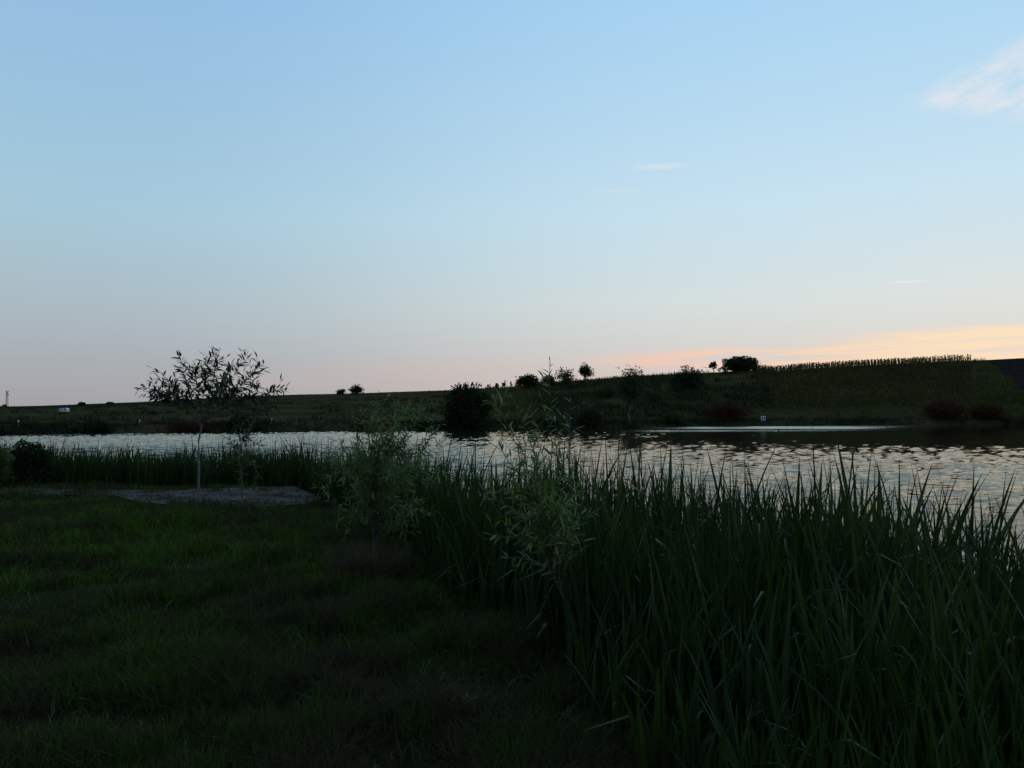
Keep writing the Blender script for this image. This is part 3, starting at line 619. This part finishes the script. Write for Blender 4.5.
def shrub(name, base, w, h, label, cat, leafmat, n=2600, leaf=0.07, depth=None, stems=7, group=None, ragged=0.25, trunk=0.0, dome=0.7):
    """shrub or distant tree: stems that fork from the ground, leaves in uneven clumps at their ends"""
    T = thing(name, base, label, cat, group); depth = depth or w; mb = MB(); tips = []
    r0 = 0.022*h+0.008; fork = Vector((0, 0, h*trunk))
    if trunk > 0: MB().add(tube([Vector((0, 0, -0.1)), Vector((random.gauss(0, .02)*h, 0, h*trunk*0.5)), fork], [r0*1.3, r0*1.1, r0], 7)).build('trunk', M['bark'], T, True)
    lo = trunk+0.12
    for i in range(stems):
        a = 2.4*i+random.uniform(-0.4, 0.4); rr = math.sqrt((i+0.5)/stems)
        zt = h*(lo+(0.9-lo)*math.sqrt(max(1-rr*rr*0.9, 0.02)))*random.uniform(0.82, 1.08)
        tip = Vector((math.cos(a)*rr*w*0.40, math.sin(a)*rr*depth*0.40, zt))
        pts = curve(fork+Vector((random.gauss(0, .03*w), random.gauss(0, .03*w), -0.05 if trunk == 0 else 0)), tip, (0, 0, (zt-fork.z)*0.5), 5, 0.01*h)
        mb.add(tube(pts, [r0*0.7*(1-0.8*k/5) for k in range(6)], 4)); tips.append(tip)
        for k in range(3):
            p, d = along(pts, random.uniform(0.35, 0.9)); e = p+Vector((random.uniform(-1.5, 1.5)*w*0.13, random.uniform(-1.5, 1.5)*depth*0.13, random.uniform(0.0, 0.22)*h))
            e.z = max(e.z, 0.1*h); mb.add(tube([p, p.lerp(e, .5)+Vector((0, 0, .02*h)), e], [r0*0.3, r0*0.2, r0*0.1], 3)); tips.append(e)
    mb.build('branches', M['bark'], T, True)
    tips = np.array([tuple(t) for t in tips]); idx = rng.integers(0, len(tips), n)
    sg = np.array([w, depth, h*0.9])*0.095*(0.6+ragged*2*rng.random((len(tips), 1)))
    P = tips[idx]+np.clip(rng.normal(0, 1, (n, 3)), -1.5, 1.5)*sg[idx]
    # most leaves fill a lumpy dome, the rest stay in the clumps at the branch ends
    k = rng.random(n) < dome; dv = rng.normal(size=(n, 3)); dv /= np.linalg.norm(dv, axis=1)[:, None]
    ph = rng.random(6)*6.28; z0 = h*(trunk+0.55*(1-trunk)); hz = h-z0
    lump = 0.82+0.13*np.sin(dv[:, 0]*5+ph[0])*np.sin(dv[:, 1]*4+ph[1])+0.12*np.sin(dv[:, 2]*6+dv[:, 0]*4+ph[2])+0.06*np.sin(dv[:, 0]*13+ph[3])+0.06*np.sin(dv[:, 2]*11+ph[4])
    rad = lump*rng.random(n)**0.42
    low = 1.0 if trunk > 0.1 else 0.55/0.45
    D = np.stack([dv[:, 0]*rad*w*0.52, dv[:, 1]*rad*depth*0.52, z0+dv[:, 2]*rad*hz*np.where(dv[:, 2] < 0, low, 1.0)*1.06], -1)
    if trunk <= 0.1:                                    # bushes stay full down to the ground
        D[:, :2] *= (1+0.55*np.clip(-dv[:, 2:3], 0, 1))
    P[k] = D[k]
    P[:, 2] = np.clip(P[:, 2], 0.03*h, None)
    # leaves: small folded quads at random poses
    q = rng.normal(size=(n, 3)); q /= np.linalg.norm(q, axis=1)[:, None]; e = np.cross(q, rng.normal(size=(n, 3))); e /= np.linalg.norm(e, axis=1)[:, None]
    s = leaf*rng.uniform(0.5, 1.3, n)[:, None]
    V = np.stack([P-q*s, P+e*s*0.45, P+q*s, P-e*s*0.45], 1).reshape(-1, 3); f = np.arange(4*n).reshape(-1, 4)
    c = link('crown', npmesh('crown', V, f), leafmat, T); return T

def far_shrub(px, top, base_y, wpx, label, m, cat='bush', name='bush', **kw):
    p = hit(px, base_y); sc = p.y/FPX; w = wpx*sc; h = (base_y-top)*sc
    if not kw.get('trunk'): p.z -= 0.12*h; h *= 1.12       # bushes sit down into the grass
    kw.setdefault('leaf', max(0.12, 1.15*sc)); kw.setdefault('n', 2200)
    return shrub(name, p-Vector((0, 0, 0.05)), w, h, label, cat, m, **kw)
def far_plants():
    far_shrub(467, 385, 431, 52, 'big dark rounded bush standing right at the far water edge', M['far_dark'], n=10000, stems=18, ragged=0.45, leaf=0.2, dome=0.5)
    far_shrub(740, 355.5, 372, 40, 'broad dark domed tree on the crest of the right hill', M['far_dark'], 'tree', 'tree', n=6500, stems=13, dome=0.85)
    far_shrub(713.5, 361, 374, 10, 'tiny thin tree on the crest left of the broad domed tree', M['far_dark'], 'tree', 'tree', n=420, stems=5, trunk=0.3, ragged=0.1, dome=0.15)
    far_shrub(688, 366, 392, 38, 'dark spreading bush below the crest, left of the tiny thin tree', M['far_dark'], n=3600, stems=11, ragged=0.45)
    far_shrub(630, 366, 424, 34, 'tall sparse tree with thin trunk rising from the far bank over the crest', M['far_olive'], 'tree', 'tree', n=3000, stems=12, trunk=0.25, ragged=0.4, dome=0.5)
    far_shrub(585.5, 364.5, 381.5, 17, 'small round dark tree at the right end of the crest tree row', M['far_dark'], 'tree', 'tree', n=1000, stems=9, trunk=0.12, dome=0.25, ragged=0.45)
    far_shrub(565, 367, 386, 26, 'loose pale tree in the middle of the crest tree row', M['far_olive'], 'tree', 'tree', n=900, stems=9, ragged=0.3, dome=0.25)
    far_shrub(528, 373.5, 390, 28, 'dark bushy tree at the left end of the crest tree row', M['far_dark'], 'tree', 'tree', n=2600, stems=10, trunk=0.05, dome=0.4, ragged=0.4)
    far_shrub(548, 374, 388, 18, 'low dark tree between the bushy and the pale crest trees', M['far_dark'], 'tree', 'tree', n=1300, stems=7, dome=0.4, ragged=0.4)
    far_shrub(356, 385, 394.5, 18, 'larger of two small dark bushes on the left-centre crest', M['far_dark'], n=900, stems=7, dome=0.35, ragged=0.4)
    far_shrub(341, 388.5, 394.5, 10, 'smaller of two small dark bushes on the left-centre crest', M['far_dark'], n=330, stems=5, dome=0.3, ragged=0.4)
    far_shrub(82, 401.8, 405.5, 7, 'tiny round bush on the far left skyline, nearer the sapling side of the caravan', M['far_dark'], n=500, stems=5)
    far_shrub(110, 402, 404.5, 8, 'tiny low bush on the far left skyline just left of the sapling', M['far_dark'], n=500, stems=5)
    far_shrub(97, 419, 434, 28, 'dark low bush at the left far water edge', M['far_dark'], n=2400, stems=9)
    far_shrub(75, 424, 434.5, 20, 'olive low bush beside the dark one at the left far water edge', M['far_olive'], n=1500, stems=7)
    far_shrub(4, 424, 435, 16, 'low olive bush on the far bank at the left picture edge', M['far_olive'], n=1300, stems=7, dome=0.4, ragged=0.4)
    far_shrub(190, 421, 433, 40, 'russet scrub on the far bank behind the sapling', M['far_red'], n=2600, stems=9)
    far_shrub(243, 414, 431.5, 36, 'dark scrub on the far bank behind the yellowish sapling', M['far_dark'], n=2600, stems=9)
    far_shrub(372, 417, 431, 44, 'russet dark scrub on the far bank behind the bushy willow', M['far_red'], n=3000, stems=9)
    far_shrub(418, 419, 431, 40, 'dark scrub left of the big rounded bush at the water', M['far_dark'], n=2600, stems=9)
    far_shrub(590, 411, 428, 30, 'dark bush on the far bank right of the willow shoot', M['far_dark'], n=2200, stems=8)
    far_shrub(553, 416, 429, 22, 'low olive bush on the far bank behind the willow shoot', M['far_olive'], n=1500, stems=7)
    far_shrub(727, 402, 421, 50, 'russet thicket on the far bank below the domed tree', M['far_red'], n=4200, stems=12)
    far_shrub(672, 412, 423, 26, 'low olive bush on the far bank left of the russet thicket', M['far_olive'], n=1500, stems=7)
    far_shrub(945, 400, 419, 46, 'russet thicket at the foot of the crop field, left one', M['far_red'], n=3600, stems=12)
    far_shrub(985, 404, 419, 36, 'russet thicket at the foot of the crop field, right one', M['far_red'], n=2600, stems=9)
    far_shrub(655, 392, 404, 18, 'olive bush halfway up the slope right of the tall sparse tree', M['far_olive'], n=1200, stems=7)
    far_shrub(606, 386, 398, 22, 'olive bush halfway up the slope left of the tall sparse tree', M['far_olive'], n=1300, stems=7)
    for k, (px, top, w) in enumerate(((489, 383, 6), (497, 381.5, 5), (504, 380.5, 7), (511, 381, 4))):
        far_shrub(px, top, 388.5 if px < 500 else 387.5, w, ['first', 'second', 'third', 'fourth'][k]+' sparse skyline shrub counted rightward from the big rounded bush', M['far_olive'], n=40+37*(k % 3), stems=3+k % 2, group='sparse skyline shrubs', ragged=0.2, dome=0.05)
    # near left edge
    p = near_pt(30, 484); shrub('bush', p, 0.95, 0.95, 'dense dark green bush at the left end of the reed belt', 'bush', M['far_dark'], n=5200, leaf=0.035, stems=14)
    p = near_pt(-4, 488); shrub('bush', p, 0.75, 0.98, 'yellow-green bush cut by the left picture edge', 'bush', M['yellowish'], n=3600, leaf=0.035, stems=12)
far_plants()

# ------------------------------------------------------------------ slope vegetation seen as a mass
def slope_scatter(name, label, cat, m, n, pxr, ur, hgt, wid, seg=2, mask=None, per=5, metres=False, spread=0.25):
    """tufts on the far slope; pxr and ur: range across the view and from bank (0) to crest (1)"""
    px = rng.uniform(*pxr, n); az = np.arctan((px-512)/FPX); u = rng.uniform(*ur, n); F, N, Sd, Rr, zr = edges(az)
    r = Sd+u if metres else Sd+1.0+u*(Rr-Sd-1.0); x = r*np.sin(az); y = r*np.cos(az)
    k = rng.random(n) < 0.15+1.1*sstep(fbm(x*0.09+33, y*0.09+12), 0.36, 0.62)
    if mask is not None: k &= mask(px, u)
    x, y = x[k], y[k]; x = np.repeat(x, per)+rng.normal(0, spread, len(x)*per); y = np.repeat(y, per)+rng.normal(0, spread, len(y)*per); n = len(x)
    v, f = blades(on_ground(x, y)-[0, 0, 0.04], rng.uniform(*hgt, n), rng.uniform(*wid, n), rng.uniform(0, 6.28, n), rng.uniform(0.1, 0.9, n), rng.uniform(0, 6.28, n), seg)
    tag(link(name, npmesh(name, v, f), m), label, cat, kind='stuff')
FIELD_L, FIELD_R = 768, 972
slope_scatter('slope_grass', 'rough tall grass and weeds over the middle of the far slope', 'grass', M['scrub'], 15000, (480, 1100), (0.0, 1.0), (0.25, 1.0), (0.08, 0.22), mask=lambda px, u: (px < FIELD_L+6) | ((px > FIELD_R+2) & (px < 985+58*(1-u))) | (u < 0.24))
slope_scatter('slope_grass', 'short rough grass over the left far hillside', 'grass', M['scrub_low'], 9000, (-80, 490), (0.0, 1.0), (0.08, 0.30), (0.10, 0.30))
slope_scatter('slope_thicket', 'low dark thicket growth scattered over the middle far slope', 'scrub', M['bank_grass'], 420, (535, 768), (0.05, 0.85), (0.4, 1.5), (0.15, 0.4), per=34, spread=0.75)
slope_scatter('slope_thicket', 'sparse dark weeds scattered over the left far hillside', 'scrub', M['bank_grass'], 300, (-60, 535), (0.02, 0.5), (0.3, 0.9), (0.15, 0.4), per=26, spread=0.8)
slope_scatter('bank_reeds', 'thin strip of dark bank grass along the far water edge', 'grass', M['bank_grass'], 9000, (-80, 1120), (0.0, 3.6), (0.2, 0.65), (0.06, 0.16), metres=True)

def crop_field():
    """tall ripe crop in rows that run up the right-hand hill"""
    az0 = math.atan((FIELD_L-512)/FPX); p0 = hit(FIELD_L, 415); V = []; Fa = []; o = 0
    up = R_(24.5); ux, uy = math.sin(up), math.cos(up)          # rows run straight up the slope
    a_, b_ = np.meshgrid(np.arange(-40, 60, 0.66), np.arange(90, 200, 0.5)); a_ = a_.ravel(); b_ = b_.ravel()
    a_ = a_+rng.normal(0, 0.15, a_.size)+0.25*np.sin(b_*0.11); b_ = b_+rng.uniform(-.25, .25, b_.size)
    x = ux*b_+uy*a_; y = uy*b_-ux*a_; az = np.arctan2(x, y); r = np.hypot(x, y); px = px_of(az); F, N, Sd, Rr, zr = edges(az); u = (r-Sd)/(Rr-Sd)
    ok = (px > FIELD_L-30*(u-0.5)+8*(fbm(u*9, u*0)-0.5)) & (px < FIELD_R) & (u > 0.15+0.10*fbm(x*0.1, y*0.1)) & (r < Rr+4)
    rows = [np.stack([x[ok], y[ok]], -1)]
    P = np.concatenate(rows); x, y = P[:, 0], P[:, 1]; keep = rng.random(len(x)) < 0.55+0.7*fbm(x*0.35, y*0.35); x, y = x[keep], y[keep]; n = len(x)
    g = on_ground(x, y); h = rng.uniform(0.95, 1.4, n)*(0.85+0.3*fbm(x*0.08, y*0.08))
    # stalk, drooping leaves, seed head
    v, f = blades(g, h, np.full(n, 0.07), rng.uniform(0, 6.28, n), rng.uniform(0, .25, n), rng.uniform(0, 6.28, n), 2, 6.0); V.append(v); Fa.append(f+o); o += len(v)
    for k in range(4):
        gg = g.copy(); gg[:, 2] += h*(0.25+0.17*k)
        v, f = blades(gg, rng.uniform(0.25, 0.45, n), rng.uniform(0.14, 0.24, n), rng.uniform(0, 6.28, n), rng.uniform(0.9, 1.3, n), rng.uniform(0, 6.28, n), 2, 2.0); V.append(v); Fa.append(f+o); o += len(v)
    gg = g.copy(); gg[:, 2] += h*0.93
    v, f = blades(gg, rng.uniform(0.16, 0.26, n), rng.uniform(0.2, 0.3, n), rng.uniform(0, 6.28, n), rng.uniform(0.2, 0.9, n), rng.uniform(0, 6.28, n), 2, 4.0); V.append(v); Fa.append(f+o)
    tag(link('crop_field', npmesh('crop_field', np.concatenate(V), np.concatenate(Fa)), M['crop']), 'tall ripe brown-green crop in rows up the right hill', 'crop', kind='stuff')
crop_field()

# ------------------------------------------------------------------ small things on the far side
def peg(px, label, plate=0.10):
    az = math.atan((px-512)/FPX); F, N, Sd, Rr, zr = [float(q[0]) for q in edges(np.array([az]))]; r = Sd+1.1
    p = Vector((r*math.sin(az), r*math.cos(az), 0)); p.z = gz(p.x, p.y)
    T = thing('fishing_peg', p, label, 'sign', 'white fishing pegs along the far bank', -az)
    MB().box((0, 0, 0.30), (0.06, 0.06, 0.75)).build('stake', M['wood'], T)
    MB().box((0, -0.05, 0.62), (plate*1.2, 0.03, plate*1.6)).build('plate', M['white'], T)
peg(19, 'small white peg sign on the far bank at the left picture edge'); peg(140, 'small white peg sign on the far bank left of the sapling trunk')
peg(272, 'small white peg sign on the far bank right of the yellowish sapling'); peg(571, 'small white peg sign on the far bank just right of the willow shoot')
def board_sign():
    p = hit(763, 422.5); T = thing('notice_board', p, 'white framed sign on the far bank below the crop field', 'sign', None, -math.atan((763-512)/FPX))
    for sx in (-0.2, 0.2): MB().box((sx, 0, 0.28), (0.06, 0.06, 0.75)).build('post', M['wood'], T)
    b = MB().box((0, -0.05, 0.60), (0.66, 0.03, 0.62)).build('panel', M['white'], T)
    for sx in (-0.13, 0.17): MB().box((sx, -0.075, 0.60), (0.13, 0.02, 0.3)).build('printed_mark', M['dark'], b)
board_sign()
def float_pole():
    d = (EYE-WATER_Z)*FPX/(434-HOR); p = Vector(((778-512)/FPX*d, d, WATER_Z-0.3))
    T = thing('marker_float', p, 'small dark marker pole sticking out of the far water', 'float')
    MB().add(tube([(0, 0, 0), (0.01, 0, 0.4), (0.02, 0, 0.82)], [0.05, 0.05, 0.04], 8)).build('pole', M['dark'], T, True)
    MB().add(tube([(0.01, 0, 0.26), (0.01, 0, 0.30), (0.01, 0, 0.38), (0.01, 0, 0.42)], [0.04, 0.11, 0.11, 0.04], 10)).build('buoy', M['dark'], T, True)
float_pole()
def caravan():
    p = hit(64.5, 412.6); s = p.y/FPX*8.5/4.2; T = thing('caravan', p, 'small white caravan parked alone on the left far hillside', 'caravan', None, -0.1)
    prof = [(-1.9, 0.45), (-2.05, 1.0), (-1.95, 1.9), (-1.6, 2.3), (1.5, 2.3), (1.95, 1.95), (2.1, 1.1), (1.95, 0.45)]
    v = [(x, y, z) for y in (-1.05, 1.05) for x, z in prof]; k = len(prof)
    f = [tuple(range(k)), tuple(range(2*k-1, k-1, -1))]+[(i, i+k, (i+1) % k+k, (i+1) % k) for i in range(k)]
    MB().add((v, f)).build('body', M['white'], T)
    for cx, cw in ((-1.2, 0.8), (1.1, 0.9)):
        MB().box((cx, -1.06, 1.6), (cw, 0.05, 0.55)).build('window', M['glass'], T)
    MB().box((-0.1, -1.07, 1.25), (0.62, 0.04, 1.5)).build('door', M['white'], T)
    for sy in (-0.95, 0.95):
        MB().add(tube([(0.1, sy-0.1, 0.33), (0.1, sy-0.099, 0.33), (0.1, sy+0.099, 0.33), (0.1, sy+0.1, 0.33)], [0.05, 0.33, 0.33, 0.05], 14)).build('wheel', M['dark'], T)
    MB().add(tube([(-1.9, -0.4, 0.48), (-3.2, 0, 0.45)], [0.05, 0.05], 6)).add(tube([(-1.9, 0.4, 0.48), (-3.2, 0, 0.45)], [0.05, 0.05], 6)).add(tube([(-3.05, 0, 0.45), (-3.05, 0, 0.0)], [0.04, 0.05], 6)).build('drawbar', M['steel'], T)
    T.scale = (s, s, s)
caravan()
def mast():
    d = 880.0; x = (7-512)/FPX*d; p = Vector((x, d, 0)); p.z = gz(x, d)-0.3; H = EYE+(HOR-391.5)/FPX*d-p.z
    T = thing('telecom_mast', p, 'thin lattice mast on the far left skyline', 'mast'); b0, b1 = 1.2, 0.55
    for sx in (-1, 1):
        for sy in (-1, 1): MB().add(tube([(sx*b0, sy*b0, 0), (sx*b1, sy*b1, H)], [0.16, 0.13], 5)).build('leg', M['steel'], T)
    br = MB(); n = 9
    for i in range(n):
        z0, z1 = H*i/n, H*(i+1)/n; a, c = b0+(b1-b0)*i/n, b0+(b1-b0)*(i+1)/n
        for k in range(4):
            q = [(-1, -1), (1, -1), (1, 1), (-1, 1)]; A = q[k]; B = q[(k+1) % 4]
            br.add(tube([(A[0]*a, A[1]*a, z0), (B[0]*c, B[1]*c, z1)], [0.09, 0.09], 4)).add(tube([(A[0]*c, A[1]*c, z1), (B[0]*c, B[1]*c, z1)], [0.08, 0.08], 4))
    br.build('bracing', M['steel'], T)
    for z in (H*0.80, H*0.97):
        MB().box((0, 0, z), (2.6, 2.6, 0.15)).build('platform', M['steel'], T)
        for k in range(3):
            a = k*2.09+0.3; MB().box((1.35*math.cos(a), 1.35*math.sin(a), z+0.9), (0.35, 0.25, 1.9), a).build('antenna', M['steel'], T)
    for dx, h, w in ((-6, 4.0, 7), (5, 3.2, 8), (13, 3.0, 7)):
        q = Vector((x+dx, d-25, 0)); q.z = gz(q.x, q.y)
        shrub('tree', q, w, h+3, {-6: 'small far tree left of the mast', 5: 'small far tree just right of the mast', 13: 'small far tree second right of the mast'}[dx]+' on the skyline', 'tree', M['far_dark'], n=500, leaf=0.9, stems=5)
mast()

# withered tuft round the foot of the bushy willow
def tuft():
    b = near_pt(372, 578); n = 1500; a = rng.uniform(0, 6.28, n); q = 0.42*np.sqrt(rng.random(n)); x = b.x+q*np.cos(a)*1.0; y = b.y+q*np.sin(a)*0.7
    T = thing('grass_tuft', b, 'brown withered grass tuft at the foot of the bushy willow', 'grass tuft')
    v, f = blades(on_ground(x, y)-np.array(b), rng.uniform(0.12, 0.42, n), rng.uniform(0.004, 0.009, n), rng.uniform(0, 6.28, n), rng.uniform(0.2, 1.1, n), rng.uniform(0, 6.28, n), 3)
    o = link('blades', npmesh('blades', v, f), M['reed_dry'], T); o['kind'] = 'stuff'
tuft()

# ------------------------------------------------------------------ small things in the lawn
def weed(px, py, label, n, size):
    b = near_pt(px, py); T = thing('weed', b, label, 'weed', None, random.uniform(0, 6.28))
    for k in range(n):
        l = link('leaf', LANCE_ME[k % 4], None, T); a = 2*math.pi*k/n+random.gauss(0, 0.2); s = size*random.uniform(0.8, 1.2)
        l.location = (0, 0, 0.05); l.rotation_euler = (random.uniform(0.35, 0.8), 0, a); l.scale = (s*1.9, s, s)
weed(464, 711, 'small leafy weed in the dark lawn left of the reed edge, nearest the bottom', 7, 0.09)
weed(464, 638, 'small leafy weed in the lawn between the bushy willow and the reed edge', 6, 0.08)
weed(340, 579, 'low leafy weed left of the withered grass tuft', 7, 0.09)
def fallen_leaf():
    b = near_pt(181, 672); v, f = lance(0.45, 0.35); me = npmesh('fallen_leaf', v*0.085, f, True); o = link('fallen_leaf', me, M['straw'])
    o.location = b+Vector((0, 0, 0.09)); o.rotation_euler = (0.5, 0.3, 0.6); tag(o, 'pale dry curled leaf lying in the lawn at lower left', 'leaf')
fallen_leaf()
